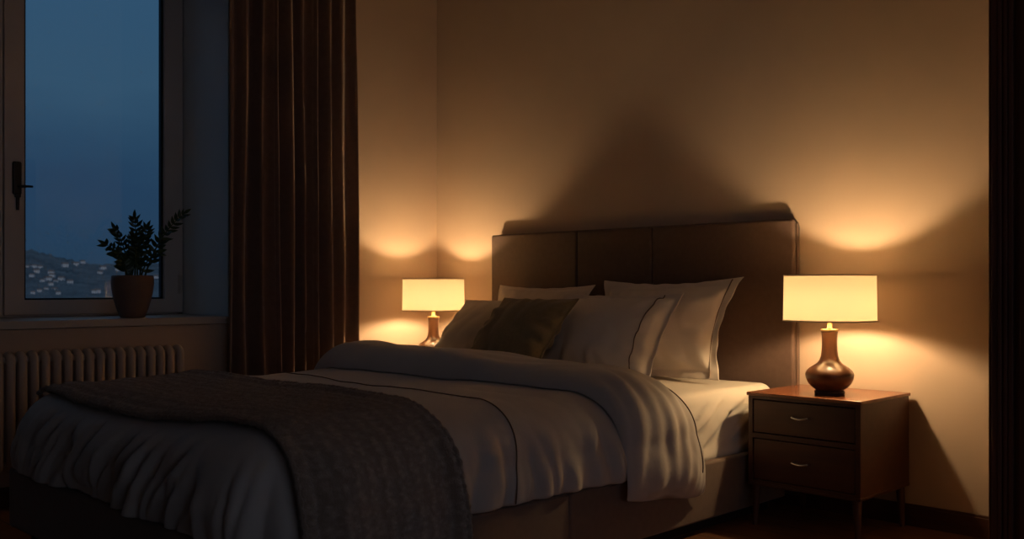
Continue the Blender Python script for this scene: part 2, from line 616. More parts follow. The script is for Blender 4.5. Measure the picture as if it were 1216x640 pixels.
def curtain_pt(u, v):
    z = lerp(.02, 3.12, v)
    low = 1 - v
    uu = u + .012 * ns(u * 3, z * .7, 4) * (1 + low)
    f = fold(min(1, max(0, uu)))
    amp = lerp(.036, .064, low) * (1 - .55 * sm(.0, .2, .22 - u))
    x = -5.115 + amp * f + .012 * ns(u * 8, z * 1.2, 2)
    shrink = lerp(.985, 1.0, sm(.0, .5, low))
    y = lerp(CY0, lerp(CY0, CY1, shrink), u) + .012 * math.sin(u * 40 + 1) * .5 + .02 * ns(u * 4, z * .8, 9) * low
    return (x, y, z)


cm = MB().grid(curtain_pt, 220, 34).build('drape', M['curtain'], cur, recalc=False, angle=180)
sd = cm.modifiers.new('sol', 'SOLIDIFY')
sd.thickness = .005
sd.offset = 0
MB().grid(lambda u, v: Vector(curtain_pt(u, .0 + .03 * v)) + Vector((.004, 0, 0)), 220, 4).build('hem', M['curtain'], cur, recalc=False, angle=180)
rod = thing('curtain_rod', (-5.12, 2.2, 3.15), 'dark metal curtain rod above the window', 'curtain rod')
MB().tube([(-5.115, .35, 3.15), (-5.115, 4.0, 3.15)], .014, 14).build('rod', M['black_metal'], rod)
for y in (.5, 2.2, 3.9):
    MB().tube([(XL, y, 3.15), (-5.115, y, 3.15)], .010, 10).lathe([(.02, 0), (.02, .004)], (XL + .01, y, 3.148)).build('bracket', M['black_metal'], rod)

# ---------------------------------------------------------------------- bed
BX0, BX1, BY0, BY1 = -4.53, -2.45, 1.44, 4.37
bed = thing('bed_frame', ((BX0 + BX1) / 2, 2.9, 0), 'large bed frame upholstered in dark brown with a tall panelled headboard', 'bed')
HX0, HX1, HYF, HYB, HZ = -4.61, -2.43, 4.412, 4.478, 1.44
hb = MB()
# back board with rounded upper corners, a little taller than the padded panels
n = 10
rc = .05
zt = HZ + .004
out = [(HX0, .06)]
for k in range(n + 1):
    a = PI - PI / 2 * k / n
    out.append((HX0 + rc + rc * math.cos(a), zt - rc + rc * math.sin(a)))
for k in range(n + 1):
    a = PI / 2 - PI / 2 * k / n
    out.append((HX1 - rc + rc * math.cos(a), zt - rc + rc * math.sin(a)))
out.append((HX1, .06))
m_ = len(out)
ya, yb = HYF + .03, HYB
vs = [(x, ya + .008, z) for x, z in out]
vs += [(x, yb - .006, z) for x, z in out]
cx_, cz_ = (HX0 + HX1) / 2, .7
inn = [(x + (.008 if x < cx_ else -.008), ya, z - (.008 if z > .2 else 0)) for x, z in out]
inb = [(x + (.006 if x < cx_ else -.006), yb, z - (.006 if z > .2 else 0)) for x, z in out]
vs = inn + vs + inb
fs = [tuple(range(m_)), tuple(range(3 * m_, 4 * m_))[::-1]]
for rI in range(3):
    for k in range(m_):
        l = (k + 1) % m_
        fs.append((rI * m_ + k, rI * m_ + l, (rI + 1) * m_ + l, (rI + 1) * m_ + k))
hb.add(vs, fs)
hbo = hb.build('headboard', M['upholstery'], bed)
for (a, b_) in ((HX0, -3.862), (-3.862, -3.304), (-3.304, HX1)):
    p = MB().box((a + .0025, HYF, .30), (b_ - .0025, ya + .002, HZ), .014, 4)
    p.build('padded_panel', M['upholstery'], hbo, wn=True)
# piping down the outer front edge on both ends
for x in (HX0, HX1):
    MB().tube([(x, HYF + .03, .3), (x, HYF + .03, HZ - .02)], .004, 6).build('edge_piping', M['piping'], hbo)
ysp = 2.76
RZ0, RZ1 = .062, .318
for (y0, y1) in ((BY0, ysp - .0005), (ysp + .0005, BY1)):
    MB().box((BX1 - .045, y0, RZ0), (BX1, y1, RZ1), .012, 4).build('side_rail', M['rail'], bed, wn=True)
    MB().box((BX0, y0, RZ0), (BX0 + .045, y1, RZ1), .012, 4).build('side_rail', M['rail'], bed, wn=True)
MB().box((BX0 + .02, BY0 - .0, RZ0), (BX1 - .02, BY0 + .045, RZ1), .022, 4).build('foot_rail', M['rail'], bed, wn=True)
MB().box((BX0 + .05, BY0 + .05, .20), (BX1 - .05, BY1 - .005, .271)).build('platform', M['plinth'], bed, flat=True)
MB().box((BX0 + .07, BY0 + .07, 0), (BX1 - .07, BY1 - .05, .10)).build('plinth', M['plinth'], bed, flat=True)

# ----------------------------------------------------------------- mattress
MX0, MX1, MY0, MY1, MZ0, MZ1 = -4.48, -2.50, 1.66, 4.365, .272, .622


def dense_box(lo, hi, r, nx, ny, nz):
    """box of evenly spread points pulled onto rounded edges of radius r"""
    mb = MB()
    c = Vector([(lo[i] + hi[i]) / 2 for i in range(3)])
    hs = Vector([(hi[i] - lo[i]) / 2 for i in range(3)])

    def proj(p):
        q = Vector([max(-hs[i] + r, min(hs[i] - r, p[i])) for i in range(3)])
        d = p - q
        m = max(abs(d[0]), abs(d[1]), abs(d[2]))
        if m < 1e-9:
            return c + p
        return c + q + d.normalized() * r

    def ts(n, h):
        e = [-1, -1 + .3 * r / h, -1 + .6 * r / h, -1 + .85 * r / h]
        inner = [(-1 + r / h) + (2 - 2 * r / h) * k / n for k in range(n + 1)]
        return e + inner + [-x for x in reversed(e)]
    T = [ts(nx, hs[0]), ts(ny, hs[1]), ts(nz, hs[2])]
    for ax in range(3):
        a, b = (ax + 1) % 3, (ax + 2) % 3
        for sgn in (-1, 1):
            vs, fs = [], []
            for u in T[a]:
                for v in T[b]:
                    p = Vector((0, 0, 0))
                    p[ax] = sgn * hs[ax]
                    p[a] = u * hs[a]
                    p[b] = v * hs[b]
                    vs.append(proj(p))
            nb = len(T[b])
            for i in range(len(T[a]) - 1):
                for j in range(nb - 1):
                    f = (i * nb + j, (i + 1) * nb + j, (i + 1) * nb + j + 1, i * nb + j + 1)
                    fs.append(f if sgn > 0 else f[::-1])
            mb.add(vs, fs)
    return mb


mt = dense_box((MX0, MY0, MZ0), (MX1, MY1, MZ1), .06, 60, 110, 16)
nv = []
for (x, y, z) in mt.v:
    if x > MX1 - .05 and z < MZ1 - .01:
        k = sm(MZ1, MZ1 - .1, z) if False else sm(0, .12, MZ1 - z)
        # pulled, slanting folds towards the head end corner
        w = (y - 3.95) * 9 + (z - .45) * -16
        d = abs(ns(w * 1.15, (y + z) * 1.1, 3.3)) * .060 - .012
        d += .010 * ns(y * 7, z * 9, 1.2)
        low = sm(.045, .10, z - MZ0)
        x += k * d * sm(3.2, 3.7, y) * low
    if z > MZ1 - .02:
        z += .006 * ns(x * 3, y * 3, .7) + .003 * ns(x * 11, y * 6, 2.1)
    nv.append((x, y, z))
mt.v = nv
mto = mt.build('mattress', M['sheet'], merge=1e-5, angle=180)
tag(mto, 'thick mattress in a cream fitted sheet lying in the bed frame', 'mattress')

# -------------------------------------------------------------------- duvet
DX0, DX1, DYF, DYH = -4.555, -2.425, 1.415, 3.34
RIN = .25
ZSH = .47
HEM = .318
DXC = (DX0 + DX1) / 2


def ztop(x, y):
    z = .672 + .016 * ns(x * 1.5, y * 1.5, 5.1)
    w = abs(ns(x * 1.1 + y * .4, y * 4.5 - x * .5, 8.2))
    z += .010 * (w - .25) + .006 * ns(x * 5, y * 5, 1.7)
    return z


prof = []                       # (outward distance, z factor, depth) from the top edge to the hem
for k in range(23):
    a = PI / 2 * (k / 22) ** 1.45
    prof.append((RIN * math.sin(a), math.cos(a), None))
low_n = 14


def ring_list():
    L = []
    for e, c, _ in prof:
        L.append(('s', e, c))
    for k in range(1, low_n + 1):
        L.append(('l', RIN + .010 * math.sin(PI * k / low_n), k / low_n))
    L.append(('h', RIN - .010, -.006))
    L.append(('h', RIN - .022, -.006))
    L.append(('h', RIN - .034, .016))
    return L


RINGS = ring_list()


def fold_disp(p, depth, side, x, y):
    """outward push of the hanging part; p runs along the edge, depth 0 (top) .. 1 (hem)"""
    if side == 'foot':
        n1 = ns(p * 4.2 + depth * 1.5, depth * .5, 3.1)
        n2 = ns(p * 10.0 + depth * 2.6, depth * 1.1, 7.7)
        n3 = ns(p * 17.0 + depth * 3.6, depth * 1.6, 1.7)
        f = (abs(n1) * 2.0 - .45) * .055 + (abs(n2) * 2 - .45) * .042 + (abs(n3) * 2 - .45) * .016
        return f * sm(.04, .55, depth)
    if side == 'corner':
        n1 = ns(p * 5.0 + depth * .5, depth * .5, 3.1)
        n2 = ns(p * 12.0 + depth * .8, depth * .6, 7.7)
        f = (abs(n1) * 2.0 - .4) * .045 + (abs(n2) * 2 - .4) * .034
        return f * sm(.12, .7, depth)
    n1 = ns(p * 4.6 + depth * .35, depth * .4, 3.1)
    n2 = ns(p * 11.0 - depth * .7, depth * .8, 7.7)
    f = (abs(n1) * 2.0 - .45) * .034 + (abs(n2) * 2 - .45) * .018
    if side == 'right':
        f *= lerp(.08, 1, max(sm(2.12, 2.3, y), sm(1.62, 1.5, y) if False else 0.0))
    return f * sm(.12, .65, depth)


dv = MB()
nx, ny, na = 180, 150, 44
xi0, xi1, yi = DX0 + RIN, DX1 - RIN, DYF + RIN
dv.grid(lambda u, v: (lerp(xi0, xi1, u), lerp(yi, DYH, v), ztop(lerp(xi0, xi1, u), lerp(yi, DYH, v))), nx, ny)
per = []
p = 0
for k in range(ny):
    y = lerp(DYH, yi, k / (ny - 1))
    per.append(((xi0, y), (-1, 0), 'left'))
for k in range(1, na):
    a = PI + PI / 2 * k / na
    per.append(((xi0, yi), (math.cos(a), math.sin(a)), 'corner'))
for k in range(nx):
    x = lerp(xi0, xi1, k / (nx - 1))
    per.append(((x, yi), (0, -1), 'foot'))
for k in range(1, na):
    a = 1.5 * PI + PI / 2 * k / na
    per.append(((xi1, yi), (math.cos(a), math.sin(a)), 'corner'))
for k in range(ny):
    y = lerp(yi, DYH, k / (ny - 1))
    per.append(((xi1, y), (1, 0), 'right'))
# arc length at the outer edge, smooth side weights
acc = 0
plist = []
last = None
for (q, nrm, side) in per:
    o_ = Vector((q[0] + nrm[0] * RIN, q[1] + nrm[1] * RIN))
    if last is not None:
        acc += (o_ - last).length
    last = o_
    plist.append(acc)


def side_weights(i):
    q, nrm, side = per[i]
    # blend types smoothly by direction of the normal
    if side == 'left' or side == 'right':
        t = sm(.22, 0, q[1] - yi) if False else 1 - sm(0, .30, q[1] - yi)
        return {side: 1 - t, 'corner': t}
    if side == 'foot':
        d = min(q[0] - xi0, xi1 - q[0])
        t = 1 - sm(0, .30, d)
        return {'foot': 1 - t, 'corner': t}
    return {'corner': 1.0}


vs, fs = [], []
nr = len(RINGS)
for i, (q, nrm, side) in enumerate(per):
    W = side_weights(i)
    zt0 = ztop(*q)
    hem = HEM + .012 * ns(plist[i] * 1.7, 2.2) + .008 * ns(plist[i] * 5, 6.2)
    if side == 'foot' or side == 'corner':
        hem += .012
    hem = max(hem, .331)
    for (kind, e, c) in RINGS:
        if kind == 's':
            x, y = q[0] + nrm[0] * e, q[1] + nrm[1] * e
            z = ZSH + (lerp(zt0, ztop(x, y), 1) - ZSH) * c if e > 0 else zt0
        elif kind == 'l':
            z = lerp(ZSH, hem, c)
        else:
            z = hem + c
        depth = max(0.0, (zt0 - z) / (zt0 - hem))
        if kind == 'h':
            depth = 1.0
        d = sum(wt * fold_disp(plist[i], depth, s, q[0], q[1]) for s, wt in W.items())
        if kind == 'h':
            d *= .9
        if e == 0:
            d = 0
        e2 = e + d
        if kind != 's':
            e2 = max(e2, RIN - .02 if kind == 'l' else e2)
        vs.append((q[0] + nrm[0] * e2, q[1] + nrm[1] * e2, z))
for i in range(len(per) - 1):
    for k in range(nr - 1):
        fs.append((i * nr + k, i * nr + k + 1, (i + 1) * nr + k + 1, (i + 1) * nr + k))
dv.add(vs, fs)
duv = thing('duvet', (DXC, 2.4, .66), 'greyish white duvet spread over the bed with its top end folded back', 'duvet')
dvo = dv.build('cover', M['duvet'], duv, merge=1e-5, angle=180)

# overlay profile used by everything that lies on the duvet and hangs over its sides
OP = []
for k in range(25):
    a = PI / 2 * k / 24
    OP.append((RIN * math.sin(a), math.cos(a)))
ARC = [0.0]
for k in range(1, len(OP)):
    ARC.append(ARC[-1] + math.hypot(OP[k][0] - OP[k - 1][0], (OP[k][1] - OP[k - 1][1]) * .2))
QL = ARC[-1]
HALF = xi1 - DXC


def over(s, off, y, bulge=.012):
    """point at arc position s across the bed (0 = middle, + = right), lifted by off"""
    sg = 1 if s >= 0 else -1
    a = abs(s)
    if a <= HALF:
        x = DXC + s
        return Vector((x, y, ztop(x, y) + off)), Vector((0, 0, 1))
    l = a - HALF
    xe = DXC + sg * HALF
    if l < QL:
        k = 0
        while ARC[k + 1] < l:
            k += 1
        t = (l - ARC[k]) / (ARC[k + 1] - ARC[k])
        an = PI / 2 * (k + t) / 24
        zt0 = ztop(xe, y)
        e, z = RIN * math.sin(an), ZSH + (zt0 - ZSH) * math.cos(an)
        nrm = Vector((sg * math.sin(an) / RIN, 0, math.cos(an) / (zt0 - ZSH))).normalized()
    else:
        e, z = RIN + bulge * math.sin(min(PI, (l - QL) / .3 * PI)), ZSH - (l - QL)
        nrm = Vector((sg, 0, 0))
    P = Vector((xe + sg * e, y, z)) + nrm * off
    return P, nrm


# seam piping across the duvet
path = []
s = -HALF - .36
while s < HALF + QL + .14:
    yy = 2.585 - .09 * (s / HALF) + .012 * ns(s * 2, 4.4)
    P, nrm = over(s, .004, yy)
    l = max(0, s - HALF)
    dep = max(0, min(1, (.672 - P.z) / (.672 - HEM)))
    pr = plist[-1] - (DYH - yy)
    if s > HALF:
        P = P + nrm * fold_disp(pr, dep, 'right', 0, yy)
    path.append(P)
    s += .02
MB().tube(path, .0026, 6).build('seam_piping', M['piping'], duv)

# folded back top end: a puffy band across the bed that hangs down on the right
S_L = -(HALF + QL + .05)


def band_pt(t, c):
    """t along the band left..right, c around the section 0..1"""
    if c < .64:
        w = c / .64
        top = True
    else:
        w = 1 - (c - .64) / .36
        top = False
    wz = .5 - .5 * math.cos(PI * w)          # denser near the rims
    zend = lerp(.245, .188, sm(.3, 1, wz)) - .012 * math.sin(wz * 9)
    s_r = HALF + QL + (ZSH - zend)
    s = lerp(S_L, s_r, t)
    g = max(0.0, (s - HALF) / (QL + .26))
    gl = max(0.0, (-s - HALF) / (QL + .1))
    wav = .018 * ns(s * 2.2, 1.3) + .010 * ns(s * 6, 3.3)
    y0 = 2.985 + .085 * g + wav + .03 * math.sin(s * 3.1)
    y1 = 3.47 + .15 * sm(.0, 1, g) + .02 * ns(s * 2.5, 8.3)
    y = lerp(y0, y1, wz)
    bulk = (max(0.0, 1 - (2 * wz - 1) ** 4)) ** .62
    bulk *= lerp(1.0, .82, wz)
    end = min(1.0, (max(0, 1 - ((t - .90) / .10) ** 2) ** .5 if t > .90 else 1.0))
    endl = (max(0, 1 - ((.06 - t) / .06) ** 2) ** .5 if t < .06 else 1.0)
    th = lerp(.088 + .046 * (1 - sm(-.1, .7, s)), .050, sm(.15, .8, g)) * (1 + .12 * ns(s * 2.0, wz * 2, 6.6))
    drop = lerp(0, -.026, sm(.55, 1, wz)) * (1 - .4 * sm(0, .5, g)) * (1 - sm(0, .25, gl))
    if top:
        off = .006 + drop + th * bulk * end * endl
        # creases: long soft ones running over the band, gathers near the low head-side tip
        cr = abs(ns(wz * 3.0 - s * .8, s * 3.2, 2.8)) - .22
        off += .020 * cr * bulk
        gt = sm(.45, .95, g) * sm(.45, .8, wz)
        off += gt * .060 * (abs(ns(wz * 9 + s * 2.6, s * 3, 5.5)) - .2) * end
        gs = sm(.05, .3, g)
        off += gs * .034 * (abs(ns(wz * 5.5 + g * 1.2, g * 1.6, 9.1)) - .2) * end * bulk
    else:
        off = .004 + drop * .9
    P, nrm = over(s, off, y, bulge=.03)
    return P


fb = MB()
NT, NC = 170, 60
fb.grid(lambda t, c: band_pt(t, c), NT, NC, wrap_v=True)
b0 = len(fb.v)
fb.f.append(tuple(range(NC)))
fb.f.append(tuple((NT - 1) * NC + k for k in range(NC))[::-1])
fbo = fb.build('folded_band', M['duvet'], duv, angle=180, subsurf=1)
path = []
for k in range(150):
    t = lerp(.04, .955, k / 149)
    cc = .64 * lerp(.80, .80, t)
    e = .004
    a = band_pt(t, cc)
    b1 = band_pt(min(1, t + .004), cc)
    b2 = band_pt(t, cc + .01)
    nn = (b1 - a).cross(b2 - a)
    if nn.length > 0:
        nn.normalize()
    cen = Vector((DXC, a.y, .3))
    if nn.dot(a - cen) < 0:
        nn = -nn
    path.append(a + nn * .002)
MB().tube(path, .0028, 6).build('band_piping', M['piping'], fbo)

# -------------------------------------------------------------------- throw
thr = thing('throw_blanket', (DXC, 1.85, .69), 'brown chunky knit throw laid across the foot of the bed', 'blanket')
TS0, TS1 = DXC - DXC - (DXC * 0) - (HALF + .13), HALF + QL + .36


def throw_yr(s):
    wob = .020 * ns(s * 1.6, 7.1) + .010 * ns(s * 5, 2.1)
    yf = 1.545 + wob + .03 * sm(-.9, -1.1, s) if False else 1.540 + wob - .045 * math.sin(max(0, min(1, (s + .9) / 1.6)) * PI)
    yh = 2.20 - .07 * sm(-.9, .7, s) + .016 * ns(s * 1.8, 3.9)
    return yf, yh


def throw_pt(u, v, lift=0.0):
    s = lerp(TS0, TS1, u)
    yf, yh = throw_yr(s)
    y = lerp(yf, yh, v)
    off = .024 + lift
    edge = min(v, 1 - v) * (yh - yf)
    off += .006 * ns(s * 3, y * 4, 6.1) + .007 * abs(ns(s * 1.2, y * 7, 2.4))
    off += .0055 * ns(s * 62, y * 48, 1.1) + .0035 * ns(s * 120, y * 110, 4.1)
    side = sm(HALF + .1, HALF + QL + .1, s)
    off += side * (.036 + .022 * math.sin(y * 26 + 1.0 + .5 * s) * .5 + .016 * ns(y * 6, s * .8, 5.0))
    # doubled border
    off += .008 * sm(.06, .03, edge) if False else .010 * (1 - sm(.030, .050, edge))
    # follow the rounded foot edge of the duvet underneath
    P, nrm = over(s, off, y, bulge=.02)
    dy = yi - y
    if dy > 0:
        k = min(1, dy / RIN)
        dz = (.672 - ZSH) * (1 - math.sqrt(max(0, 1 - k * k)))
        if abs(s) < HALF + QL:
            P.z -= dz * (1 - sm(HALF + .05, HALF + QL, s))
        P.x -= .10 * k * k * sm(HALF, HALF + QL, s)
    return P


tb = MB()
NU, NV = 330, 92
tb.grid(lambda u, v: throw_pt(u, v), NU, NV)
uvs = [(lerp(TS0, TS1, i / (NU - 1)), .65 * j / (NV - 1)) for i in range(NU) for j in range(NV)]
tbo = tb.build('knit_cloth', M['knit'], thr, recalc=False, angle=180, uv=uvs)
sd = tbo.modifiers.new('sol', 'SOLIDIFY')
sd.thickness = .013
sd.offset = -1
# rolled rim all round
rim = []
for k in range(240):
    rim.append(throw_pt(k / 240, 0, -.004))
for k in range(60):
    rim.append(throw_pt(1, k / 60, -.004))
for k in range(240):
    rim.append(throw_pt(1 - k / 240, 1, -.004))
for k in range(60):
    rim.append(throw_pt(0, 1 - k / 60, -.004))
rm = MB()
rad_l = [.0095 + .0025 * math.sin(k * 2.1) + .0015 * ns(k * .7) for k in range(len(rim))]
rm.tube(rim, rad_l, 8, closed=True)
ruv = []
for k in range(len(rim)):
    for j in range(8):
        ruv.append((k * .0105, j * .008))
rm.build('rolled_rim', M['knit'], thr, angle=180, uv=ruv)


# ------------------------------------------------------------------ pillows
def pillow(name, label, cat, mat, cx, yb, zb, W, H, T, lean, yaw=0, roll=0, seed=0, flange=.05, piping=True, group=None, pinch=.05, bow=.05, pipe_mat=None, pipe_in=None):
    th = R(lean)
    hv = Vector((0, math.sin(th), math.cos(th)))
    nv_ = Vector((0, -math.cos(th), math.sin(th)))
    wv = Vector((1, 0, 0))
    Mz = Matrix.Rotation(R(yaw), 3, 'Z')
    Mr = Matrix.Rotation(R(roll), 3, nv_)
    hv, nv_, wv = Mz @ Mr @ hv, Mz @ Mr @ nv_, Mz @ Mr @ wv
    base = Vector((cx, yb, zb))
    fu, fv = flange / (W / 2), flange / (H / 2)

    def pt(u, v, side):
        px = W / 2 * u * (1 - pinch * (1 - v * v) * abs(u) ** 2)
        pz = H / 2 * v * (1 - (pinch if v > 0 else .02) * .8 * (1 - u * u) * abs(v) ** 2)
        a, b = min(1, abs(u) / (1 - fu)), min(1, abs(v) / (1 - fv))
        f = ((1 - a ** 2.1) * (1 - b ** 2.1)) ** .52 if a < 1 and b < 1 else 0
        f *= 1 - .16 * v
        d = T / 2 * f
        # creases pulled from the corners and along the rims
        cr = abs(ns(px * 7 + seed, pz * 5, side * 3 + seed)) - .2
        d += .022 * cr * min(1, f * 2.2)
        gz = abs(ns(pz * 16 + seed, px * 4.5, seed)) - .2
        d += .020 * gz * sm(.45, .9, a) * min(1, f * 3)
        ang = math.atan2(pz, px)
        rim_ = max(a, b)
        d += .007 * math.sin(ang * 16 + seed) * sm(.55, .95, rim_) * sm(0, .25, f)
        fl = max((abs(u) - (1 - fu)) / max(fu, 1e-6), (abs(v) - (1 - fv)) / max(fv, 1e-6), 0)
        wave = 0
        if fl > 0:
            per_ = (pz if abs(u) * W > abs(v) * H else px)
            wave = min(.006, .11 * flange) * fl * (math.sin(per_ * 48 + seed * 2) + .8 * ns(per_ * 14, seed))
        d = d * side + side * .0022 + wave
        bend = -bow * (.5 + .5 * v) ** 2 * H
        return base + wv * px + hv * (pz + H / 2) + nv_ * (d + bend * .6)

    mb = MB()
    NU_, NV_ = 57, 43

    def sp(t):                       # denser to the rims
        x = 2 * t - 1
        return math.sin(x * PI / 2) * .45 + x * .55
    mb.grid(lambda u, v: pt(sp(u), sp(v), 1), NU_, NV_)
    b = len(mb.v)
    mb.grid(lambda u, v: pt(sp(u), sp(v), -1), NU_, NV_)
    # join the rims
    loop = [i * NV_ for i in range(NU_)] + [(NU_ - 1) * NV_ + j for j in range(1, NV_)] + [i * NV_ + NV_ - 1 for i in range(NU_ - 2, -1, -1)] + [j for j in range(NV_ - 2, 0, -1)]
    for k in range(len(loop)):
        l = (k + 1) % len(loop)
        mb.f.append((loop[k], loop[l], loop[l] + b, loop[k] + b))
    root = thing(name, base, label, cat, group)
    body = mb.build('cover', mat, root, angle=180, subsurf=1)
    if piping:
        pth = []
        e1, e2 = 1 - (pipe_in / (W / 2) if pipe_in else fu), 1 - fv
        nn = 40
        for k in range(nn + 1):
            pth.append(pt(e1, lerp(-.96, .96, k / nn), 1))
        MB().tube([q + nv_ * .004 for q in pth], .0030, 6).build('piping', pipe_mat or M['piping'], root)
    return root


pillow('pillow', 'large cream pillow leaning on the right half of the headboard, nearest the right lamp', 'pillow', M['pillow'],
       -3.12, 4.105, .630, .92, .57, .25, 23, 0, 1.0, seed=1.3, flange=.055, pinch=.15, group='bed pillows')
pillow('pillow', 'cream pillow in front of the large right one, beside the olive cushion', 'pillow', M['pillow'],
       -3.24, 3.765, .630, .80, .53, .27, 33, 0, .5, seed=4.1, flange=.035, pipe_in=.105, pinch=.07, group='bed pillows')
pillow('pillow', 'cream pillow at the left end of the headboard, only its top showing behind the others', 'pillow', M['pillow'],
       -4.06, 4.125, .630, .80, .535, .22, 23, 0, 0, seed=2.2, flange=.03, piping=False, pinch=.12, group='bed pillows')
pillow('pillow', 'greyish white pillow left of the olive cushion, nearest the left lamp', 'pillow', M['pillow'],
       -4.05, 3.70, .640, .80, .52, .20, 41, 0, 0, seed=6.7, flange=.02, piping=False, group='bed pillows', pinch=.03)
pillow('cushion', 'square olive brown cushion lying in front of the pillows', 'cushion', M['olive'],
       -3.615, 3.475, .665, .56, .52, .17, 42, 0, 0, seed=3.6, flange=.012, piping=False, pinch=.05)

# --------------------------------------------------------------- nightstand
NX0, NX1, NY0, NY1, NZ0, NZ1 = -2.415, -1.872, 3.963, 4.455, .200, .615
nst = thing('nightstand', ((NX0 + NX1) / 2, (NY0 + NY1) / 2, 0), 'dark brown two drawer nightstand right of the bed under the near lamp', 'nightstand', group='bedside nightstands')
b_ = MB()
b_.box((NX0, NY0 + .012, NZ0), (NX0 + .02, NY1, NZ1 - .014), .002)
b_.box((NX1 - .02, NY0 + .012, NZ0), (NX1, NY1, NZ1 - .014), .002)
b_.box((NX0 + .015, NY1 - .015, NZ0), (NX1 - .015, NY1, NZ1 - .014))
b_.box((NX0 + .01, NY0 + .02, NZ0), (NX1 - .01, NY1 - .01, NZ0 + .016))
b_.build('carcass', M['cabinet'], nst, wn=True)
f_ = MB()
fy = (NY0 + .001, NY0 + .02)
f_.box((NX0 + .0005, fy[0], NZ0), (NX0 + .024, fy[1], NZ1 - .014), .002)
f_.box((NX1 - .024, fy[0], NZ0), (NX1 - .0005, fy[1], NZ1 - .014), .002)
f_.box((NX0 + .02, fy[0], NZ1 - .030), (NX1 - .02, fy[1], NZ1 - .014), .002)
f_.box((NX0 + .02, fy[0], .406), (NX1 - .02, fy[1], .430), .002)
f_.box((NX0 + .02, fy[0], NZ0), (NX1 - .02, fy[1], NZ0 + .014), .002)
f_.build('face_frame', M['cabinet'], nst, wn=True)
MB().box((NX0 - .006, NY0 - .006, NZ1 - .015), (NX1 + .006, NY1 + .004, NZ1), .003).build('top', M['cabinet_top'], nst, wn=True)
MB().box((NX0 - .003, NY0 - .004, NZ0 - .012), (NX1 + .003, NY1, NZ0 + .002), .003).build('bottom_rail', M['cabinet'], nst, wn=True)
NXC = (NX0 + NX1) / 2
for (z0, z1) in ((.433, .582), (.217, .403)):
    dr = MB()
    dr.box((NX0 + .027, NY0 + .004, z0), (NX1 - .027, NY0 + .022, z1), .003)
    dr.box((NX0 + .04, NY0 + .02, z0 + .01), (NX1 - .04, NY1 - .03, z1 - .02))
    dro = dr.build('drawer', M['cabinet'], nst, wn=True)
    zc = z1 - .062 if z0 > .4 else z1 - .086
    hd = MB()
    pts = []
    for k in range(13):
        t = k / 12
        pts.append((NXC + lerp(-.040, .040, t), NY0 - .021 - .004 * math.sin(PI * t), zc - .006 * math.sin(PI * t)))
    hd.tube(pts, [.0045 + .0015 * math.sin(PI * k / 12) for k in range(13)], 10)
    for sx in (-.036, .036):
        hd.tube([(NXC + sx, NY0 + .006, zc), (NXC + sx, NY0 - .022, zc)], [.0075, .005], 10)
    hd.build('handle', M['chrome'], dro)
for (x, dx) in ((NX0 + .03, -.004), (NX1 - .03, .004)):
    for (y, dy) in ((NY0 + .03, -.004), (NY1 - .03, .004)):
        MB().tube([(x, y, NZ0 - .008), (x + dx, y + dy, .10), (x + 2 * dx, y + 2 * dy, 0)], [.021, .016, .011], 14).build('leg', M['cabinet_leg'], nst)
ns2 = copy_tree(nst)
LAMP_R = (-2.102, 4.14)
LAMP_L = (-4.862, 4.135)
ns2.location = (LAMP_L[0] - .035, nst.location.y, 0)
ns2['label'] = 'dark brown two drawer nightstand in the corner beyond the bed under the far lamp'

# -------------------------------------------------------------------- lamps
lamp = thing('table_lamp', (LAMP_R[0], LAMP_R[1], NZ1), 'lit table lamp with turned brown base on the nightstand right of the bed', 'lamp', group='bedside table lamps')
LO = Vector((LAMP_R[0], LAMP_R[1], NZ1))
foot = MB().lathe([(.0, 0), (.064, 0), (.066, .003), (.066, .014), (.062, .018), (.0, .018)], LO, 40, False, False)
foot.build('foot', M['lampfoot'], lamp)
bp_ = [(.0, .0175), (.056, .0175), (.060, .020), (.078, .032), (.094, .050), (.104, .072), (.1065, .088), (.105, .096), (.100, .106), (.088, .118), (.070, .130), (.054, .141),
       (.044, .154), (.038, .172), (.035, .195), (.0335, .225), (.034, .255), (.0355, .278), (.037, .286), (.0, .286)]
MB().lathe(bp_, LO, 64, False, False).build('body', M['lampwood'], lamp, angle=35)
MB().lathe([(.0, .285), (.039, .285), (.040, .289), (.039, .294), (.014, .296), (.011, .300), (.011, .325), (.017, .328), (.017, .372), (.012, .376), (.0, .376)], LO, 32, False, False).build('socket', M['brass'], lamp)
SH0, SH1, SR0, SR1 = .332, .540, .2035, .2005
sh = MB()
prof_s = [(SR0, SH0), (SR1, SH1), (SR1 - .0025, SH1), (SR0 - .0025, SH0), (SR0, SH0)]
sh.lathe([(lerp(SR0, SR1, k / 8), lerp(SH0, SH1, k / 8)) for k in range(9)], LO, 96, False, False)
sho = sh.build('lamp_shade', M['shade'], lamp, recalc=True, angle=180)
for (z0, z1, r) in ((SH0 - .001, SH0 + .005, SR0), (SH1 - .005, SH1 + .001, SR1)):
    MB().lathe([(r - .003, z0), (r + .002, z0), (r + .002, z1), (r - .003, z1), (r - .003, z0)], LO, 96, False, False).build('shade_trim', M['shade_rim'], sho, angle=30)
for (z, r, ri) in ((SH0 + .002, SR0, .170), (SH1 - .002, SR1, .172)):  # added rings, hidden edge-on, that narrow the light cones on the wall
    MB().lathe([(ri, z - .001), (r - .002, z - .001), (r - .002, z + .001), (ri, z + .001), (ri, z - .001)], LO, 96, False, False).build('added_cone_ring', M['shade'], sho, angle=30)
sp_ = MB()
for k in range(3):
    a = 2 * PI * k / 3 + .4
    sp_.tube([LO + Vector((.012 * math.cos(a), .012 * math.sin(a), .336)), LO + Vector(((SR0 - .004) * math.cos(a), (SR0 - .004) * math.sin(a), .345))], .0018, 6)
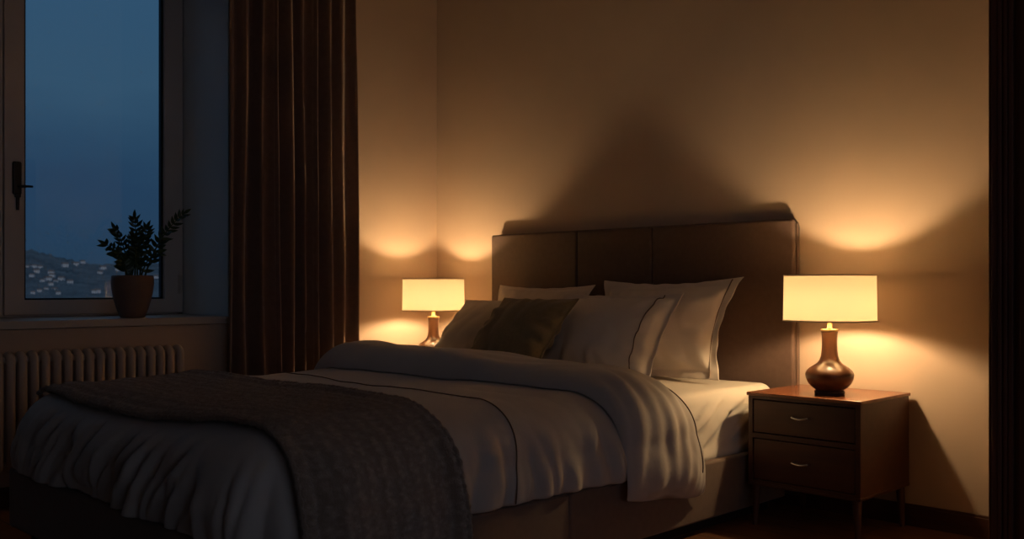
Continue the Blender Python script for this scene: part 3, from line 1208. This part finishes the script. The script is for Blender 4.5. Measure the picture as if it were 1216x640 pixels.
sp_.lathe([(.019, .333), (.019, .338), (.012, .338), (.012, .333), (.019, .333)], LO, 24, False, False)
sp_.build('shade_spider', M['brass'], sho)
ZB = .405
bl = MB().lathe([(.0, ZB - .045), (.011, ZB - .042), (.014, ZB - .030)] + [(BULB_R * math.sin(PI * k / 12), ZB - BULB_R * math.cos(PI * k / 12)) for k in range(2, 12)] + [(.001, ZB + BULB_R)], LO, 20, False, True)
bl.build('bulb', M['bulb'], lamp, angle=180)
lamp2 = copy_tree(lamp)
lamp2.location = (LAMP_L[0], LAMP_L[1], NZ1)
lamp2['label'] = 'lit table lamp with turned brown base in the corner left of the headboard'

# -------------------------------------------------------------------- plant
PX, PY = -5.345, 2.345
pl = thing('potted_plant', (PX, PY, SZ), 'small green leafy plant in a brown pot on the window sill', 'plant')
PO = Vector((PX, PY, SZ))
MB().lathe([(.0, .0), (.060, .0), (.066, .004), (.084, .05), (.099, .10), (.109, .15), (.1135, .19), (.1125, .222), (.110, .233), (.105, .236), (.101, .232), (.100, .20), (.0, .20)], PO, 56, False, False).build('pot', M['pot'], pl)
MB().lathe([(.0, .212), (.05, .214), (.098, .208), (.100, .200)], PO, 32, False, False).build('soil', M['soil'], pl)
rng = random.Random(5)
# direction axes as seen from the room: along the window (y) and into the room (x)
stems = [  # end offset along y, along x, height above rim, leaf pairs
    (-.165, .045, .165, 8), (-.085, -.02, .25, 9), (.0, .03, .315, 10), (.06, .05, .26, 9),
    (.275, .06, .355, 13), (.10, -.06, .21, 7), (-.11, .06, .12, 6), (.125, .055, .13, 6), (-.02, .09, .20, 7), (.03, -.08, .23, 7)]


def leaf(base, d, up, L, Wd):
    d = d.normalized()
    s_ = d.cross(up)
    if s_.length < 1e-4:
        s_ = d.orthogonal()
    s_.normalize()
    n_ = s_.cross(d)
    vs, fs = [], []
    K = 7
    for k in range(K):
        t = k / (K - 1)
        w = Wd * (math.sin(PI * t ** .75) * .9 + .06 * (1 - t)) * .5
        c = base + d * (L * t) - n_ * (.16 * L * t * t)
        vs += [c - s_ * w + n_ * w * .35, c + n_ * 0, c + s_ * w + n_ * w * .35]
    for k in range(K - 1):
        for j in range(2):
            a = k * 3 + j
            fs.append((a, a + 1, a + 4, a + 3))
    return vs, fs


for (ey, ex, ez, npair) in stems:
    b0 = PO + Vector((ex * .25 + rng.uniform(-.02, .02), ey * .22 + rng.uniform(-.02, .02), .205))
    e0 = PO + Vector((ex, ey, .236 + ez))
    mid = b0.lerp(e0, .5) + Vector((0, -ey * .16, .05 + ez * .06))
    pts = []
    for k in range(17):
        t = k / 16
        pts.append(b0 * (1 - t) ** 2 + mid * 2 * t * (1 - t) + e0 * t * t)
    so = MB().tube(pts, [lerp(.0055, .0018, k / 16) for k in range(17)], 7).build('stem', M['stem'], pl)
    lf = MB()
    for i in range(npair):
        t = lerp(.22, .97, i / (npair - 1))
        k = min(15, int(t * 16))
        p0 = pts[k].lerp(pts[k + 1], t * 16 - k)
        tan = (pts[k + 1] - pts[k]).normalized()
        side = tan.cross(Vector((.75, -.66, .1))).normalized()
        front = tan.cross(side).normalized()
        for sg in (-1, 1):
            tilt = rng.uniform(-.9, .9)
            d = side * sg * (1.1 - .4 * t) + front * tilt + tan * (.40 + .4 * t)
            L = lerp(.070, .050, t) * rng.uniform(.85, 1.15)
            lf.add(*leaf(p0, d, front + side * .2 * sg, L, L * .38))
    d = (pts[16] - pts[14]).normalized()
    lf.add(*leaf(pts[16], d, Vector((.7, -.7, .2)), .055, .022))
    lf.build('foliage', M['leaf'], so, recalc=False, angle=180)

# ---------------------------------------------------------- outside the window
def az_dir(px):
    """ground direction for a bearing given as tangent from the view axis"""
    t = (px - 608) / 1155
    v = Vector((-1 + t, 1 + t, 0))
    return v.normalized(), math.sqrt(1 + t * t)


def ridge(px):
    return 1.35 + .75 * (1 - sm(20, 110, px)) + .10 * ns(px * .05, 1.1) + .12 * ns(px * .22, 4.4)


def hill_z(px, r):
    k = max(0, (r - 700) / 1700)
    el = lerp(-1.5, ridge(px), min(1, k) ** .8)
    z = 1.1 + r * math.tan(R(el))
    return z + (3.0 * ns(px * .9, r * .012, 2.0) + 2.0 * ns(px * 2.2, r * .03, 5.0)) * sm(60, 500, r)


hl = MB()


def hill_pt(u, v):
    px = lerp(-330, 330, u)
    r = lerp(600, 2400, (v - .15) / .85) if v > .15 else lerp(30, 600, v / .15)
    if v >= .999:
        r = 3400
    d, s_ = az_dir(px)
    z = hill_z(px, r) if v < .999 else -60
    return d * r + Vector((0, 0, z))


hl.grid(hill_pt, 330, 54)
struct('hill', hl, M['hill'], 'dark wooded hillside seen through the window at dusk', 'hill', angle=180)
# small houses scattered on the hillside (bearing, elevation in degrees)
spots = [(47, .98), (38, .55), (57, .35), (62, .54), (73, .35), (66, .25), (77, 1.08), (55, -.14), (65, -.2), (47, -.24), (69, -.36), (112, -.3),
         (116, -.31), (119, .70), (186, .48), (40, 1.03), (33, 1.03), (39, -.34), (61, .70), (90, 1.15), (122, .95), (140, .9), (50, .30), (98, 1.28), (43, .74), (180, .1), (60, .1), (83, .2)]
H0 = None
for i, (px, el) in enumerate(spots):
    best = None
    for k in range(200):
        r = 720 + k * 8.4
        e_ = math.degrees(math.atan2(hill_z(px, r) - 1.1, r))
        if best is None or abs(e_ - el) < best[0]:
            best = (abs(e_ - el), r)
    r = best[1]
    d, _ = az_dir(px)
    loc = d * r + Vector((0, 0, hill_z(px, r) - .6))
    if H0 is None:
        H0 = thing('house', (0, 0, 0), 'small pale house with lit windows on the distant dark hillside', 'house', group='houses on the far hillside')
        MB().box((-3.6, -4.5, 0), (3.6, 4.5, 5.4)).build('wall', M['housewall'], H0, flat=True)
        MB().add([(-4, -4.9, 5.2), (4, -4.9, 5.2), (4, 4.9, 5.2), (-4, 4.9, 5.2), (0, -4.9, 7.8), (0, 4.9, 7.8)],
                 [(0, 1, 2, 3), (0, 4, 1), (3, 2, 5), (0, 3, 5, 4), (1, 4, 5, 2)]).build('roof', M['houseroof'], H0, flat=True)
        for (y, z) in ((-2.4, 1.2), (1.2, 1.2), (-2.4, 3.4), (1.2, 3.4)):
            MB().box((3.55, y, z), (3.75, y + 1.5, z + 1.5)).box((3.6, y - .1, z - .1), (3.66, y + 1.6, z + 1.6)).build('window', M['lit_window'], H0, flat=True)
        h = H0
    else:
        h = copy_tree(H0)
    h.location = loc
    ang = math.atan2(-d.y, -d.x) + random.Random(i).uniform(-.5, .5)
    h.rotation_euler = (0, 0, ang)
    s_ = random.Random(i + 50).uniform(.75, 1.15) * r / 1900
    h.scale = (s_, s_, s_)

# -------------------------------------------------------------------- world
FILL_GLOW = .62  # strength of the added sky fill behind the camera
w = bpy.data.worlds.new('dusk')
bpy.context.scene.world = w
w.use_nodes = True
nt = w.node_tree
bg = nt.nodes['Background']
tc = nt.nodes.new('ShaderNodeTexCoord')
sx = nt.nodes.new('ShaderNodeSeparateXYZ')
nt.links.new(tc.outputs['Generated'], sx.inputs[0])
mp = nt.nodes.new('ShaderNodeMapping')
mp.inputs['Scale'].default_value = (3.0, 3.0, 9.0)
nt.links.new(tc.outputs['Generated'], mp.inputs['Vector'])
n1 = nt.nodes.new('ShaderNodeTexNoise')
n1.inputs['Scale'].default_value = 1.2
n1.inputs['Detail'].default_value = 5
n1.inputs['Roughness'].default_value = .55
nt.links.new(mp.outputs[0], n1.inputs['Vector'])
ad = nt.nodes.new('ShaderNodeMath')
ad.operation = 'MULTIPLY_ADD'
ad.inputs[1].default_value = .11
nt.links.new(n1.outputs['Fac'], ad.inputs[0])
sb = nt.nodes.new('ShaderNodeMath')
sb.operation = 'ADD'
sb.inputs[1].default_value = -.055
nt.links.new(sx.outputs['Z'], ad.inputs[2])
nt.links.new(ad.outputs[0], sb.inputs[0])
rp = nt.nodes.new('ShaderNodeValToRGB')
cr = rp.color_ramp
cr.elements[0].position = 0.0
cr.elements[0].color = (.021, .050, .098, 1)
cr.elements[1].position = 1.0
cr.elements[1].color = (.13, .26, .44, 1)  # overhead sky, out of view, brightened to add blue light indoors
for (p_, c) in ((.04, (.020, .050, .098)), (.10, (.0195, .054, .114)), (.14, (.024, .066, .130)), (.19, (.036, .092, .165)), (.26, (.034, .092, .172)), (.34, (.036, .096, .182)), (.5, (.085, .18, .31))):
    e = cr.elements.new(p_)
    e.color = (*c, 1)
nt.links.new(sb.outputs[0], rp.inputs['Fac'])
# added bright sky patch behind the camera, feeding fill light through the unseen window
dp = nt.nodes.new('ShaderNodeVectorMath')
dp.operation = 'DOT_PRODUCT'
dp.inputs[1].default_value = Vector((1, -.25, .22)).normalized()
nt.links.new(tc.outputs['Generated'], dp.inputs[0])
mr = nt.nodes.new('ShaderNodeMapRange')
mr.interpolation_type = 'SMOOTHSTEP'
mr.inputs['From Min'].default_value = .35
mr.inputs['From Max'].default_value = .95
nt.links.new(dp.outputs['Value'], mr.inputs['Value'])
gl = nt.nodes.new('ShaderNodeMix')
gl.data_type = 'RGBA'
gl.inputs['B'].default_value = (FILL_GLOW * .86, FILL_GLOW * .90, FILL_GLOW * 1.14, 1)
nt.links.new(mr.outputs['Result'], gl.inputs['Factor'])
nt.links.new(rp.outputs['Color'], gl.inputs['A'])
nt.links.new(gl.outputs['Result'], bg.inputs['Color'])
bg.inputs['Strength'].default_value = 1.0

# ------------------------------------------------------------------- camera
cd = bpy.data.cameras.new('camera')
cam = bpy.data.objects.new('camera', cd)
C.objects.link(cam)
cam.location = (0, 0, CAM_H)
cam.rotation_euler = (R(90), 0, R(45))
cd.sensor_width = 36
cd.lens = 1155 / 1216 * 36
cd.shift_y = 21 / 1216
cd.dof.use_dof = True
cd.dof.focus_distance = 4.9
cd.dof.aperture_fstop = 4.0
cd.clip_end = 6000
cd.clip_start = .05
sc = bpy.context.scene
sc.camera = cam
vs_ = sc.view_settings
vs_.view_transform = 'Standard'
vs_.look = 'None'
vs_.gamma = 1
vs_.use_curve_mapping = False
vs_.exposure = 0.0
sc.cycles.use_denoising = True
sc.cycles.max_bounces = 10
sc.cycles.diffuse_bounces = 6
sc.cycles.transparent_max_bounces = 12
